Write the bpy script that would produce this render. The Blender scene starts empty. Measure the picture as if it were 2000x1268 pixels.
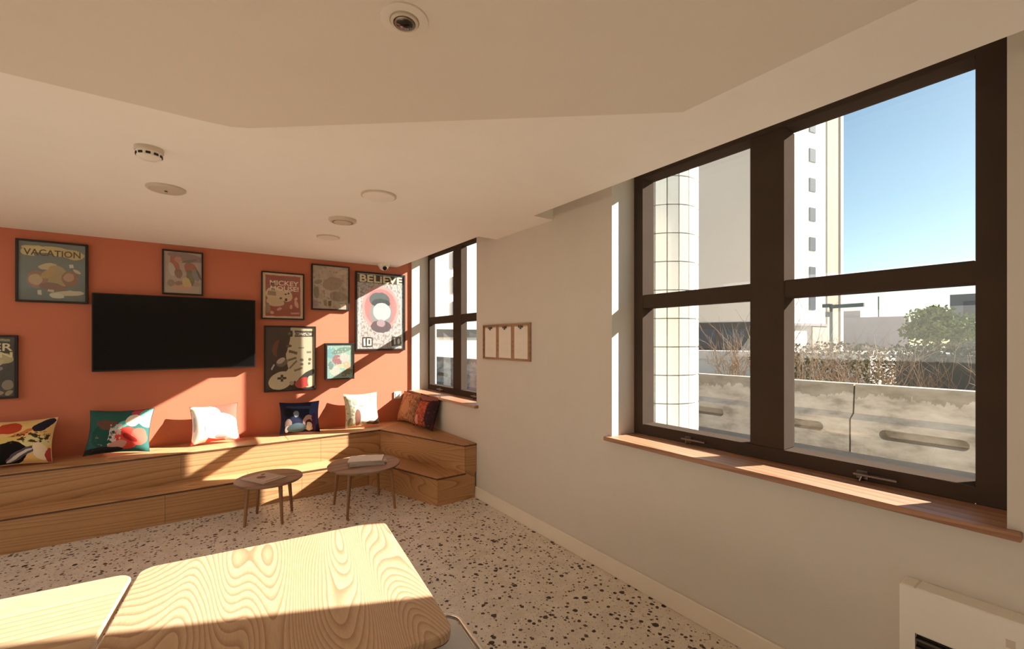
import bpy, bmesh, math, random
from mathutils import Vector, Matrix
R = math.radians
scene = bpy.context.scene
col = scene.collection

# ------------------------------------------------------------------ camera
cam_d = bpy.data.cameras.new('camera')
cam = bpy.data.objects.new('camera', cam_d)
col.objects.link(cam)
cam.location = (0, 0, 1.5)
cam.rotation_euler = (R(90), 0, -0.6202)
cam_d.sensor_width = 36.0
cam_d.lens = 848.4256 / 2000 * 36.0
cam_d.shift_y = (666.7362 - 634) / 2000
cam_d.clip_start = 0.02
cam_d.clip_end = 600
scene.camera = cam

# ------------------------------------------------------------------ sky and sun
SUN = Vector((-2.25, 1.0, -1.36)).normalized()
world = bpy.data.worlds.new('sky')
scene.world = world
world.use_nodes = True
wn = world.node_tree
wn.nodes.clear()
sky = wn.nodes.new('ShaderNodeTexSky')
sky.sky_type = 'NISHITA'
sky.sun_disc = False
sky.sun_elevation = R(29.4)
sky.sun_rotation = math.atan2(2.25, -1.0)
sky.air_density = 1.0
sky.dust_density = 0.5
sky.ozone_density = 1.0
bg = wn.nodes.new('ShaderNodeBackground')
bg.inputs['Strength'].default_value = 0.082
wo = wn.nodes.new('ShaderNodeOutputWorld')
tint = wn.nodes.new('ShaderNodeMix')
tint.data_type = 'RGBA'; tint.blend_type = 'MULTIPLY'
tint.inputs[0].default_value = 1.0
tint.inputs[7].default_value = (0.98, 1.07, 0.98, 1)
wn.links.new(sky.outputs[0], tint.inputs[6])
wn.links.new(tint.outputs[2], bg.inputs[0])
wn.links.new(bg.outputs[0], wo.inputs[0])

sun_d = bpy.data.lights.new('sun', 'SUN')
sun_d.energy = 12.5
sun_d.color = (1.0, 0.94, 0.87)
sun_d.angle = R(0.55)
sun = bpy.data.objects.new('sun', sun_d)
col.objects.link(sun)
sun.rotation_euler = SUN.to_track_quat('-Z', 'Y').to_euler()
sun.location = (12, -6, 9)

vs = scene.view_settings
vs.view_transform = 'Standard'
vs.look = 'None'
vs.exposure = 0.85
vs.gamma = 1.0
vs.use_curve_mapping = False
scene.cycles.max_bounces = 14
scene.cycles.diffuse_bounces = 8
scene.cycles.transparent_max_bounces = 24
scene.cycles.sample_clamp_indirect = 6.0
scene.cycles.caustics_reflective = False
scene.cycles.caustics_refractive = False

# ------------------------------------------------------------------ room numbers (metres; camera stands over the origin)
A = 2.152          # inner face of the window wall
A0 = 1.963         # edge of the lowered ceiling over the window pockets
B = 5.205          # inner face of the orange wall
ZC = 2.413         # lowered ceiling
FX0, FX1 = A + 0.22, A + 0.34
XL, YB = -4.6, -4.2

# ------------------------------------------------------------------ materials
def lin(c):
    c = c / 255.0
    return c / 12.92 if c <= 0.04045 else ((c + 0.055) / 1.055) ** 2.4
def S(r, g, b):
    return (lin(r), lin(g), lin(b), 1.0)

class NT:
    """small helper round a node tree"""
    def __init__(self, name):
        self.m = bpy.data.materials.new(name)
        self.m.use_nodes = True
        self.t = self.m.node_tree
        self.t.nodes.clear()
        self.out = self.t.nodes.new('ShaderNodeOutputMaterial')
    def n(self, typ, **kw):
        nd = self.t.nodes.new(typ)
        for k, v in kw.items():
            setattr(nd, k, v)
        return nd
    def l(self, a, b):
        self.t.links.new(a, b)
    def val(self, sock, v):
        if hasattr(v, 'is_output') or isinstance(v, bpy.types.NodeSocket):
            self.l(v, sock)
        else:
            sock.default_value = v
    def math(self, op, a, b=0.0, c=None):
        nd = self.n('ShaderNodeMath', operation=op)
        self.val(nd.inputs[0], a)
        self.val(nd.inputs[1], b)
        if c is not None:
            self.val(nd.inputs[2], c)
        return nd.outputs[0]
    def mix(self, fac, a, b):
        nd = self.n('ShaderNodeMix', data_type='RGBA')
        self.val(nd.inputs[0], fac)
        self.val(nd.inputs[6], a)
        self.val(nd.inputs[7], b)
        return nd.outputs[2]
    def coord(self, which='Object'):
        return self.n('ShaderNodeTexCoord').outputs[which]
    def mapping(self, vec, loc=(0, 0, 0), rot=(0, 0, 0), scale=(1, 1, 1), typ='POINT'):
        nd = self.n('ShaderNodeMapping', vector_type=typ)
        self.l(vec, nd.inputs[0])
        nd.inputs[1].default_value = loc
        nd.inputs[2].default_value = rot
        nd.inputs[3].default_value = scale
        return nd.outputs[0]
    def noise(self, vec, scale=5.0, detail=3.0, rough=0.5, dist=0.0):
        nd = self.n('ShaderNodeTexNoise')
        if vec is not None:
            self.l(vec, nd.inputs['Vector'])
        nd.inputs['Scale'].default_value = scale
        nd.inputs['Detail'].default_value = detail
        nd.inputs['Roughness'].default_value = rough
        nd.inputs['Distortion'].default_value = dist
        return nd
    def ramp(self, fac, stops):
        nd = self.n('ShaderNodeValToRGB')
        self.l(fac, nd.inputs[0])
        cr = nd.color_ramp
        while len(cr.elements) < len(stops):
            cr.elements.new(0.5)
        for e, (p, c) in zip(cr.elements, stops):
            e.position = p
            e.color = c
        return nd.outputs[0]
    def bsdf(self, colour, rough=0.6, metal=0.0, coat=0.0, coat_rough=0.1, bump=None, bump_str=0.1, bump_dist=0.002, spec=0.5):
        p = self.n('ShaderNodeBsdfPrincipled')
        self.val(p.inputs['Base Color'], colour)
        self.val(p.inputs['Roughness'], rough)
        p.inputs['Metallic'].default_value = metal
        p.inputs['Coat Weight'].default_value = coat
        p.inputs['Coat Roughness'].default_value = coat_rough
        p.inputs['Specular IOR Level'].default_value = spec
        if bump is not None:
            b = self.n('ShaderNodeBump')
            b.inputs['Strength'].default_value = bump_str
            b.inputs['Distance'].default_value = bump_dist
            self.l(bump, b.inputs['Height'])
            self.l(b.outputs[0], p.inputs['Normal'])
        self.l(p.outputs[0], self.out.inputs[0])
        return self.m

def plain(name, c, rough=0.6, metal=0.0, mottle=0.06, scale=6.0, bump=0.05, coat=0.0, spec=0.5):
    t = NT(name)
    v = t.coord()
    nz = t.noise(v, scale, 4.0)
    dark = tuple(x * (1 - mottle) for x in c[:3]) + (1,)
    lite = tuple(min(1, x * (1 + mottle)) for x in c[:3]) + (1,)
    cc = t.ramp(nz.outputs[0], [(0.3, dark), (0.7, lite)])
    fine = t.noise(v, scale * 30, 2.0)
    return t.bsdf(cc, rough, metal, coat, bump=fine.outputs[0], bump_str=bump, spec=spec)

def wood(name, c_lo, c_hi, axis='X', freq=11.0, stretch=0.10, rough=0.5, warp=2.2, cross='Y', seed=0.0, line=0.55):
    """flat sawn wood: contour lines of a long stretched noise give the cathedral figure"""
    t = NT(name)
    v = t.coord()
    sc = {'X': [stretch, 1, 1], 'Y': [1, stretch, 1], 'Z': [1, 1, stretch]}[axis]
    mv = t.mapping(v, loc=(seed, seed * 0.7, seed * 1.3), scale=sc)
    big = t.noise(mv, warp, 1.0, 0.35, 0.0)
    rings = t.math('MULTIPLY', big.outputs[0], freq * 2.0)
    fr = t.math('FRACT', rings)
    saw = t.ramp(fr, [(0.0, c_hi), (line, tuple(a * 0.65 + b * 0.35 for a, b in zip(c_hi, c_lo))), (0.93, c_lo), (1.0, c_hi)])
    fv = t.mapping(v, scale=[x * (3 if i != 'XYZ'.index(axis) else 0.35) for i, x in enumerate((60, 60, 60))])
    fib = t.noise(fv, 1.0, 3.0, 0.6)
    fibc = t.ramp(fib.outputs[0], [(0.35, (0.80, 0.77, 0.72, 1)), (0.65, (1.0, 1.0, 1.0, 1))])
    mul = t.n('ShaderNodeMix', data_type='RGBA', blend_type='MULTIPLY')
    mul.inputs[0].default_value = 0.55
    t.l(saw, mul.inputs[6]); t.l(fibc, mul.inputs[7])
    pl = t.noise(t.mapping(v, scale=[0.2 if 'XYZ'[i] == axis else 3.0 for i in range(3)]), 1.0, 1.0)
    plc = t.ramp(pl.outputs[0], [(0.35, (0.86, 0.84, 0.80, 1)), (0.65, (1, 1, 1, 1))])
    m2 = t.n('ShaderNodeMix', data_type='RGBA', blend_type='MULTIPLY')
    m2.inputs[0].default_value = 0.8
    t.l(mul.outputs[2], m2.inputs[6]); t.l(plc, m2.inputs[7])
    return t.bsdf(m2.outputs[2], rough, bump=fib.outputs[0], bump_str=0.08, bump_dist=0.001)

def terrazzo():
    t = NT('terrazzo')
    v = t.coord()
    dn = t.noise(v, 55.0, 2.0)
    vm = t.n('ShaderNodeVectorMath', operation='SCALE')
    t.l(dn.outputs['Color'], vm.inputs[0]); vm.inputs['Scale'].default_value = 0.012
    va = t.n('ShaderNodeVectorMath', operation='ADD')
    t.l(v, va.inputs[0]); t.l(vm.outputs[0], va.inputs[1])
    base_n = t.noise(v, 9.0, 5.0, 0.6)
    c = t.ramp(base_n.outputs[0], [(0.3, S(210, 200, 184)), (0.7, S(232, 224, 210))])
    def chips(scale, keep, size, cols, cc):
        vo = t.n('ShaderNodeTexVoronoi', feature='F1')
        mp = t.mapping(va.outputs[0], scale=(1, 1, 0.0))
        t.l(mp, vo.inputs['Vector'])
        vo.inputs['Scale'].default_value = scale
        sep = t.n('ShaderNodeSeparateColor')
        t.l(vo.outputs['Color'], sep.inputs[0])
        kp = t.math('LESS_THAN', sep.outputs[0], keep)
        sz = t.math('MULTIPLY_ADD', sep.outputs[1], size * 0.6, size * 0.55)
        near = t.math('LESS_THAN', vo.outputs['Distance'], sz)
        f = t.math('MULTIPLY', kp, near)
        cr = t.ramp(sep.outputs[2], cols)
        return t.mix(f, cc, cr)
    c = chips(95, 0.55, 0.36, [(0.0, S(176, 158, 138)), (0.5, S(230, 220, 205)), (1.0, S(160, 138, 118))], c)
    c = chips(52, 0.40, 0.36, [(0.0, S(92, 70, 52)), (0.4, S(150, 126, 104)), (1.0, S(236, 228, 214))], c)
    c = chips(34, 0.42, 0.36, [(0.0, S(52, 37, 26)), (0.6, S(74, 54, 40)), (1.0, S(100, 76, 56))], c)
    c = chips(23, 0.20, 0.34, [(0.0, S(46, 33, 24)), (1.0, S(70, 50, 37))], c)
    return t.bsdf(c, 0.42, spec=0.4)

def glass_mat():
    t = NT('window_glass')
    ge = t.n('ShaderNodeNewGeometry')
    dt = t.n('ShaderNodeVectorMath', operation='DOT_PRODUCT')
    t.l(ge.outputs['Normal'], dt.inputs[0]); t.l(ge.outputs['Incoming'], dt.inputs[1])
    cs = t.math('ABSOLUTE', dt.outputs['Value'])
    sch = t.math('MULTIPLY_ADD', t.math('POWER', t.math('SUBTRACT', 1.0, cs), 5.0), 0.96, 0.03)
    tr = t.n('ShaderNodeBsdfTransparent'); tr.inputs[0].default_value = (0.985, 0.99, 0.985, 1)
    gl = t.n('ShaderNodeBsdfGlossy'); gl.inputs['Roughness'].default_value = 0.01
    gl.inputs[0].default_value = (0.9, 0.95, 1, 1)
    mx = t.n('ShaderNodeMixShader')
    t.l(sch, mx.inputs[0]); t.l(tr.outputs[0], mx.inputs[1]); t.l(gl.outputs[0], mx.inputs[2])
    t.l(mx.outputs[0], t.out.inputs[0])
    return t.m

def print_mat(name, base, layers, wob=0.0, wob_scale=9.0, rough=0.45, coat=0.15, mottle=None, fabric=False):
    """flat print drawn in the sheet's own 0..1 coordinates: ellipses, boxes and speckle laid over one another"""
    t = NT(name)
    uv = t.coord('UV')
    if wob:
        nz = t.noise(uv, wob_scale, 2.0)
        sb = t.n('ShaderNodeVectorMath', operation='SUBTRACT')
        t.l(nz.outputs['Color'], sb.inputs[0]); sb.inputs[1].default_value = (0.5, 0.5, 0.5)
        sc = t.n('ShaderNodeVectorMath', operation='SCALE')
        t.l(sb.outputs[0], sc.inputs[0]); sc.inputs['Scale'].default_value = wob
        ad = t.n('ShaderNodeVectorMath', operation='ADD')
        t.l(uv, ad.inputs[0]); t.l(sc.outputs[0], ad.inputs[1])
        uv = ad.outputs[0]
    fl = t.n('ShaderNodeVectorMath', operation='MULTIPLY')
    t.l(uv, fl.inputs[0]); fl.inputs[1].default_value = (1, 1, 0)
    uv = fl.outputs[0]
    c = base
    if mottle:
        nz = t.noise(uv, mottle[0], 4.0, 0.65)
        c = t.ramp(nz.outputs[0], mottle[1])
    for L in layers:
        k = L[0]
        if k in 'er':
            _, cx, cy, rx, ry, rot, colr = L
            mp = t.mapping(uv, (cx, cy, 0), (0, 0, R(rot)), (rx, ry, 1), 'TEXTURE')
            if k == 'e':
                ln = t.n('ShaderNodeVectorMath', operation='LENGTH')
                t.l(mp, ln.inputs[0]); d = ln.outputs['Value']
            else:
                ab = t.n('ShaderNodeVectorMath', operation='ABSOLUTE')
                t.l(mp, ab.inputs[0])
                sp = t.n('ShaderNodeSeparateXYZ'); t.l(ab.outputs[0], sp.inputs[0])
                d = t.math('MAXIMUM', sp.outputs[0], sp.outputs[1])
            f = t.math('LESS_THAN', d, 1.0)
        else:   # 'n': noise speckle inside a box
            _, cx, cy, rx, ry, scale, thr, colr = L
            mp = t.mapping(uv, (cx, cy, 0), (0, 0, 0), (rx, ry, 1), 'TEXTURE')
            ab = t.n('ShaderNodeVectorMath', operation='ABSOLUTE')
            t.l(mp, ab.inputs[0])
            sp = t.n('ShaderNodeSeparateXYZ'); t.l(ab.outputs[0], sp.inputs[0])
            f = t.math('LESS_THAN', t.math('MAXIMUM', sp.outputs[0], sp.outputs[1]), 1.0)
            nz = t.noise(uv, scale, 3.0, 0.6)
            f = t.math('MULTIPLY', f, t.math('GREATER_THAN', nz.outputs[0], thr))
        c = t.mix(f, c, colr)
    if fabric:
        w = t.noise(t.coord(), 420.0, 1.0)
        return t.bsdf(c, 0.9, bump=w.outputs[0], bump_str=0.25, spec=0.2)
    return t.bsdf(c, rough, coat=coat)

M = {}
M['wall'] = plain('cream_paint', S(212, 205, 193), 0.85, mottle=0.012, bump=0.04)
M['ceil'] = plain('ceiling_paint', S(248, 244, 236), 0.9, mottle=0.01, bump=0.03)
M['drop'] = plain('panel_paint', S(228, 220, 207), 0.9, mottle=0.01, bump=0.03)
M['orange'] = plain('terracotta_paint', S(194, 113, 83), 0.85, mottle=0.015, bump=0.05)
M['base'] = plain('skirting_paint', S(236, 226, 208), 0.55, mottle=0.01)
M['terrazzo'] = terrazzo()
M['frame'] = plain('dark_bronze_metal', S(74, 63, 55), 0.8, 0.0, mottle=0.05, spec=0.0)
M['hardware'] = plain('grey_hardware', S(110, 102, 94), 0.35, 0.8, mottle=0.05)
M['steel'] = plain('worn_steel', S(176, 168, 158), 0.4, 0.7, mottle=0.08)
M['glass'] = glass_mat()
M['sill'] = wood('sill_wood', S(150, 102, 74), S(180, 134, 102), 'Y', 12, 0.05, 0.45)
M['oak'] = wood('oak_bench', S(164, 118, 76), S(202, 156, 110), 'X', 15, 0.07, 0.5, 3.2, line=0.7)
M['oak_top'] = wood('oak_seat', S(176, 130, 86), S(212, 168, 122), 'X', 13, 0.06, 0.5, 3.0, seed=3.1, line=0.7)
M['oak_y'] = wood('oak_side', S(160, 114, 72), S(196, 150, 104), 'Y', 14, 0.07, 0.5, 3.0, seed=5.3, line=0.7)
M['oak_edge_shade'] = wood('oak_edge_shade', S(84, 54, 32), S(104, 68, 42), 'X', 9, 0.1, 0.5)  # dark board edge, shadow line included in the tone
M['ash'] = wood('ash_grain_deep', S(172, 130, 98), S(212, 178, 142), 'Y', 24, 0.15, 0.42, 5.0, seed=1.7, line=0.55)
M['ash_x'] = wood('ash_grain_wide', S(190, 152, 116), S(216, 184, 150), 'X', 9, 0.08, 0.42, 2.6, seed=4.4)
M['ash_edge'] = wood('ash_edge', S(110, 72, 44), S(142, 98, 62), 'X', 8, 0.1, 0.5)
M['walnut'] = wood('grey_walnut', S(120, 92, 70), S(158, 126, 100), 'X', 7, 0.1, 0.5, seed=2.2)
M['leg'] = wood('beech_leg', S(130, 92, 62), S(166, 122, 86), 'Z', 6, 0.08, 0.5)
M['black'] = plain('black_frame', S(34, 28, 25), 0.4, mottle=0.05)
M['screen'] = plain('dark_screen', S(12, 11, 11), 0.22, mottle=0.0, bump=0.0, spec=0.3)
M['bezel'] = plain('black_plastic', S(18, 16, 15), 0.4, mottle=0.02)
M['chrome'] = plain('chrome_tube', S(226, 224, 220), 0.16, 1.0, mottle=0.02, bump=0.0)
M['greyseat'] = plain('grey_seat', S(208, 207, 206), 0.6, mottle=0.03, scale=10)
M['white'] = plain('white_plastic', S(236, 230, 218), 0.45, mottle=0.02)
M['offwhite'] = plain('offwhite_plastic', S(206, 192, 174), 0.55, mottle=0.03)
M['darkslot'] = plain('dark_slot', S(40, 30, 22), 0.7, mottle=0.05)
M['lens'] = plain('dark_lens', S(20, 16, 14), 0.12, mottle=0.0, spec=0.8)
M['brushed'] = plain('brushed_metal', S(140, 130, 116), 0.35, 0.9, mottle=0.05)
M['paper'] = plain('paper', S(232, 222, 208), 0.8, mottle=0.03, scale=20)
M['greypaper'] = plain('newsprint', S(196, 184, 172), 0.85, mottle=0.05, scale=40)
M['board'] = wood('clip_board', S(176, 142, 112), S(204, 172, 140), 'Z', 8, 0.1, 0.6)
M['rail'] = wood('rack_wood', S(160, 122, 92), S(186, 148, 116), 'Y', 8, 0.1, 0.6)
M['cream'] = plain('cream_ink', S(236, 222, 180), 0.5, mottle=0.03)
M['brownink'] = plain('brown_ink', S(92, 62, 30), 0.5, mottle=0.05)
M['paleink'] = plain('pale_ink', S(240, 214, 190), 0.5, mottle=0.03)

# ------------------------------------------------------------------ mesh helper
class MB:
    def __init__(self):
        self.v = []; self.f = []; self.uv = {}; self.mi = []
    def add(self, vs_, fs, mi=0):
        o = len(self.v)
        self.v += [tuple(x) for x in vs_]
        for f in fs:
            self.f.append(tuple(i + o for i in f)); self.mi.append(mi)
        return self
    def box(self, x0, x1, y0, y1, z0, z1, mi=0, b=0.0):
        if b:
            return self.slab([(x0, y0), (x1, y0), (x1, y1), (x0, y1)], z0, z1, b, mi)
        vs_ = [(x0, y0, z0), (x1, y0, z0), (x1, y1, z0), (x0, y1, z0), (x0, y0, z1), (x1, y0, z1), (x1, y1, z1), (x0, y1, z1)]
        return self.add(vs_, [(0, 3, 2, 1), (4, 5, 6, 7), (0, 1, 5, 4), (1, 2, 6, 5), (2, 3, 7, 6), (3, 0, 4, 7)], mi)
    def slab(self, poly, z0, z1, b=0.0, mi=0):
        """prism over a ccw polygon, with a chamfer b on the top and bottom edges"""
        n = len(poly)
        def inset(d):
            out = []
            for i in range(n):
                p0 = Vector(poly[i - 1]); p1 = Vector(poly[i]); p2 = Vector(poly[(i + 1) % n])
                e1 = (p1 - p0).normalized(); e2 = (p2 - p1).normalized()
                n1 = Vector((-e1.y, e1.x)); n2 = Vector((-e2.y, e2.x))
                k = (n1 + n2); k = k / max(0.2, k.length_squared) * 2
                out.append(p1 + k * d)
            return out
        rings = [(poly, z0), (poly, z1)]
        if b:
            ins = inset(b)
            rings = [(ins, z0), (poly, z0 + b), (poly, z1 - b), (ins, z1)]
        vs_ = []; fs = []
        for pl, z in rings:
            vs_ += [(p[0], p[1], z) for p in pl]
        for r in range(len(rings) - 1):
            for i in range(n):
                j = (i + 1) % n
                fs.append((r * n + i, r * n + j, (r + 1) * n + j, (r + 1) * n + i))
        fs.append(tuple(reversed(range(n))))
        fs.append(tuple((len(rings) - 1) * n + i for i in range(n)))
        return self.add(vs_, fs, mi)
    def tube(self, pts, rad, n=8, mi=0, cap=True, closed=False):
        """tube through a list of points; rad is one radius or a list"""
        P = [Vector(p) for p in pts]
        m = len(P)
        rr = rad if isinstance(rad, (list, tuple)) else [rad] * m
        ring = []
        up = Vector((0, 0, 1))
        prev = None
        for i in range(m):
            if closed:
                d = P[(i + 1) % m] - P[i - 1]
            else:
                d = P[min(i + 1, m - 1)] - P[max(i - 1, 0)]
            d.normalize()
            if prev is None:
                a = d.cross(up)
                if a.length < 1e-3:
                    a = d.cross(Vector((1, 0, 0)))
                a.normalize()
            else:
                a = prev - d * prev.dot(d)
                a.normalize()
            prev = a
            bb = d.cross(a)
            ring.append([P[i] + (a * math.cos(2 * math.pi * k / n) + bb * math.sin(2 * math.pi * k / n)) * rr[i] for k in range(n)])
        vs_ = [p for r_ in ring for p in r_]
        fs = []
        for i in range(m if closed else m - 1):
            j = (i + 1) % m
            for k in range(n):
                k2 = (k + 1) % n
                fs.append((i * n + k, i * n + k2, j * n + k2, j * n + k))
        if cap and not closed:
            fs.append(tuple(reversed(range(n))))
            fs.append(tuple((m - 1) * n + k for k in range(n)))
        return self.add(vs_, fs, mi)
    def lathe(self, prof, c=(0, 0, 0), n=32, mi=0):
        """profile of (radius, z) turned round a vertical axis"""
        vs_ = []; fs = []
        m = len(prof)
        for r_, z in prof:
            for k in range(n):
                a = 2 * math.pi * k / n
                vs_.append((c[0] + r_ * math.cos(a), c[1] + r_ * math.sin(a), c[2] + z))
        for i in range(m - 1):
            for k in range(n):
                k2 = (k + 1) % n
                fs.append((i * n + k, i * n + k2, (i + 1) * n + k2, (i + 1) * n + k))
        fs.append(tuple(reversed(range(n))))
        fs.append(tuple((m - 1) * n + k for k in range(n)))
        return self.add(vs_, fs, mi)
    def mesh(self, name, mats, smooth=False):
        me = bpy.data.meshes.new(name)
        me.from_pydata(self.v, [], self.f)
        for m_ in (mats if isinstance(mats, (list, tuple)) else [mats]):
            me.materials.append(m_)
        me.polygons.foreach_set('material_index', self.mi)
        bm = bmesh.new(); bm.from_mesh(me)
        bmesh.ops.recalc_face_normals(bm, faces=bm.faces)
        bm.to_mesh(me); bm.free()
        if smooth:
            me.polygons.foreach_set('use_smooth', [True] * len(me.polygons))
            me.set_sharp_from_angle(angle=R(38))
        me.update()
        return me
    def build(self, name, mats, parent=None, smooth=False, loc=None, rot=None, **tags):
        return obj(name, self.mesh(name, mats, smooth), parent, loc, rot, **tags)

def obj(name, data, parent=None, loc=None, rot=None, label=None, cat=None, group=None, kind=None):
    o = bpy.data.objects.new(name, data)
    col.objects.link(o)
    if parent is not None:
        o.parent = parent
    if loc is not None:
        o.location = loc
    if rot is not None:
        o.rotation_euler = rot
    if label: o['label'] = label
    if cat: o['category'] = cat
    if group: o['group'] = group
    if kind: o['kind'] = kind
    return o
def thing(name, label, cat, loc=(0, 0, 0), rz=0.0, group=None, kind=None, rot=None):
    o = obj(name, None, None, loc, rot or (0, 0, rz), label, cat, group, kind)
    o.empty_display_size = 0.1
    return o
def rbox(w, d, r, n=6):
    """rounded rectangle polygon centred on 0"""
    out = []
    for cx, cy, a0 in ((w / 2 - r, d / 2 - r, 0), (-w / 2 + r, d / 2 - r, 90), (-w / 2 + r, -d / 2 + r, 180), (w / 2 - r, -d / 2 + r, 270)):
        for i in range(n + 1):
            a = R(a0 + 90 * i / n)
            out.append((cx + r * math.cos(a), cy + r * math.sin(a)))
    return out
def sheet(name, w, h, mat, parent, y=0.0, x=0.0, z=0.0, **k):
    """upright printed sheet in the local XZ plane facing -Y, with 0..1 coordinates, 1 mm thick"""
    b = MB()
    b.box(x, x + w, y, y + 0.001, z, z + h)
    me = b.mesh(name, mat)
    uv = me.uv_layers.new(name='UVMap')
    for p in me.polygons:
        for li in p.loop_indices:
            co = me.vertices[me.loops[li].vertex_index].co
            uv.data[li].uv = ((co.x - x) / w, (co.z - z) / h)
    return obj(name, me, parent, **k)
def lettering(name, text, size, mat, parent, loc, rot=(R(90), 0, 0), width=None, align='LEFT', depth=0.0006, bold=0.0):
    cu = bpy.data.curves.new(name, 'FONT')
    cu.body = text; cu.size = size; cu.extrude = depth; cu.offset = bold; cu.align_x = align; cu.resolution_u = 3
    tmp = bpy.data.objects.new('tmp', cu)
    col.objects.link(tmp)
    dg = bpy.context.evaluated_depsgraph_get()
    me = bpy.data.meshes.new_from_object(tmp.evaluated_get(dg))
    bpy.data.objects.remove(tmp); bpy.data.curves.remove(cu)
    me.name = name
    if width:
        xs = [v.co.x for v in me.vertices]
        k = width / (max(xs) - min(xs))
        for v in me.vertices:
            v.co.x *= k
    me.materials.clear(); me.materials.append(mat)
    return obj(name, me, parent, loc, rot)

# ================================================================== THE ROOM
b = MB(); b.box(XL, A + 0.34, YB, B + 0.2, -0.12, 0.0)
b.build('floor', M['terrazzo'], kind='structure', label='beige terrazzo floor with dark stone chips')

openings = [(-3.11, -1.42), (0.216, 1.905), (3.600, 5.182)]  # first opening belongs to the added window behind the viewer
b = MB()
y = YB - 0.2
for y0, y1 in openings:
    b.box(A, A + 0.34, y, y0, 0, 2.75)
    b.box(A, A + 0.34, y0, y1, 0, 0.862)
    b.box(A, A + 0.34, y0, y1, 2.62, 2.75)
    y = y1
b.box(A, A + 0.34, y, B, 0, 2.75)
b.build('wall_right', M['wall'], kind='structure', label='cream painted wall with two dark framed windows')
b = MB(); b.box(XL - 0.2, A + 0.34, B, B + 0.2, 0, 2.75)
b.build('wall_back', M['orange'], kind='structure', label='terracotta orange wall behind the television')
b = MB(); b.box(XL - 0.2, A + 0.34, YB - 0.2, YB, 0, 2.75)
b.build('wall_front', M['wall'], kind='structure', label='cream wall behind the viewer')
b = MB(); b.box(XL - 0.2, XL, YB, B, 0, 2.75)
b.build('wall_left', M['wall'], kind='structure', label='cream wall on the far left side')

# lowered ceiling with open pockets over the windows
b = MB()
RX0, RX1, RY0, RY1 = -4.0, -1.85, -0.6, 4.0      # added rooflight shaft, out of view, brightens the room with bounced sun
b.box(XL, RX0, YB, B, ZC, 2.75); b.box(RX1, A0, YB, B, ZC, 2.75)
b.box(RX0, RX1, YB, RY0, ZC, 2.75); b.box(RX0, RX1, RY1, B, ZC, 2.75)
b.box(A0, A, 2.480, 3.25, ZC, 2.75)
b.box(A0, A, YB, 2.480, 2.66, 2.75)
b.box(A0, A, 3.25, B, 2.66, 2.75)
b.build('ceiling', M['ceil'], kind='structure', label='pale plaster ceiling stopping short of the windows')
k = 0.885 / 0.913
ZD = ZC - 0.028
b = MB()
b.slab([(RX1 + 0.02, YB), (1.56 * k, YB), (1.56 * k, 1.013 * k), (0.17 * k, 2.165 * k), (0.10 * k, 2.200 * k), (0.0, 2.207 * k), (RX1 + 0.02, 2.207 * k)], ZD, ZC)
b.build('ceiling_panel', M['drop'], kind='structure', label='lowered darker ceiling panel with a slanted corner')
b = MB(); b.box(A - 0.016, A, YB, 3.60, 0, 0.108, b=0.004)
b.build('baseboard_right', M['base'], kind='structure', label='low cream baseboard below the windows')

# ------------------------------------------------------------------ windows
def window(name, Y0, Y1, near, far, label, depth=0.12):
    """near/far: the two glazed fields (y0, y1); two casements, each with a transom bar"""
    w = obj(name, None, label=label, kind='structure')
    FX1 = FX0 + depth
    ZB, ZT, T0, T1, HT = 0.953, 2.575, 1.720, 1.806, 2.62
    f = MB()
    f.box(FX0, FX1, Y0, near[0], 0.885, HT, b=0.004)
    f.box(FX0, FX1, far[1], Y1, 0.885, HT, b=0.004)
    f.box(FX0, FX1, near[0], far[1], 0.885, ZB, b=0.004)
    f.box(FX0, FX1, near[0], far[1], ZT, HT, b=0.004)
    f.build('frame', M['frame'], w)
    m = MB()
    m.box(FX0, FX1, near[1], far[0], ZB, ZT, b=0.004)
    m.build('mullion', M['frame'], w)
    for y0, y1 in (near, far):
        t = MB(); t.box(FX0 + 0.004, FX1 - 0.004, y0, y1, T0, T1, b=0.004)
        t.build('transom', M['frame'], w)
        for z0, z1 in ((ZB, T0), (T1, ZT)):
            p = MB(); p.box(FX1 - 0.024, FX1 - 0.020, y0, y1, z0, z1)
            p.build('pane', M['glass'], w)
        # stay handle on the bottom rail
        hy = y0 + 0.52 * (y1 - y0)
        h = MB()
        h.box(FX0 - 0.006, FX0, hy - 0.02, hy + 0.02, 0.893, 0.930, b=0.002)
        h.tube([(FX0 - 0.004, hy, 0.915), (FX0 - 0.03, hy, 0.918), (FX0 - 0.034, hy - 0.01, 0.920)], 0.006, 8)
        h.slab([(FX0 - 0.040, hy - 0.125), (FX0 - 0.026, hy - 0.125), (FX0 - 0.022, hy + 0.022), (FX0 - 0.044, hy + 0.022)], 0.914, 0.924, 0.002)
        h.tube([(FX0 - 0.02, hy - 0.004, 0.912), (FX0 - 0.024, hy + 0.004, 0.888)], 0.0045, 6)
        h.build('handle', M['hardware'], w)
    s = MB()
    e = 0.034
    s.slab([(A - 0.042, Y0 - e), (A, Y0 - e), (A, Y0), (FX0 + 0.01, Y0), (FX0 + 0.01, Y1), (A, Y1), (A, min(Y1 + e, B)), (A - 0.042, min(Y1 + e, B))], 0.860, 0.886, 0.003)
    s.build('sill', M['sill'], w)
    return w
window('window_1', 0.216, 1.905, (0.317, 0.978), (1.143, 1.835), 'large dark framed window nearest the viewer above a wooden sill')
window('window_2', 3.600, 5.182, (3.665, 4.305), (4.495, 5.130), 'far dark framed window beside the terracotta wall', 0.075)
window('added_window', -3.11, -1.42, (-3.01, -2.35), (-2.18, -1.49), 'added unseen dark framed window behind the viewer')  # unseen window, added to let in more daylight
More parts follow.
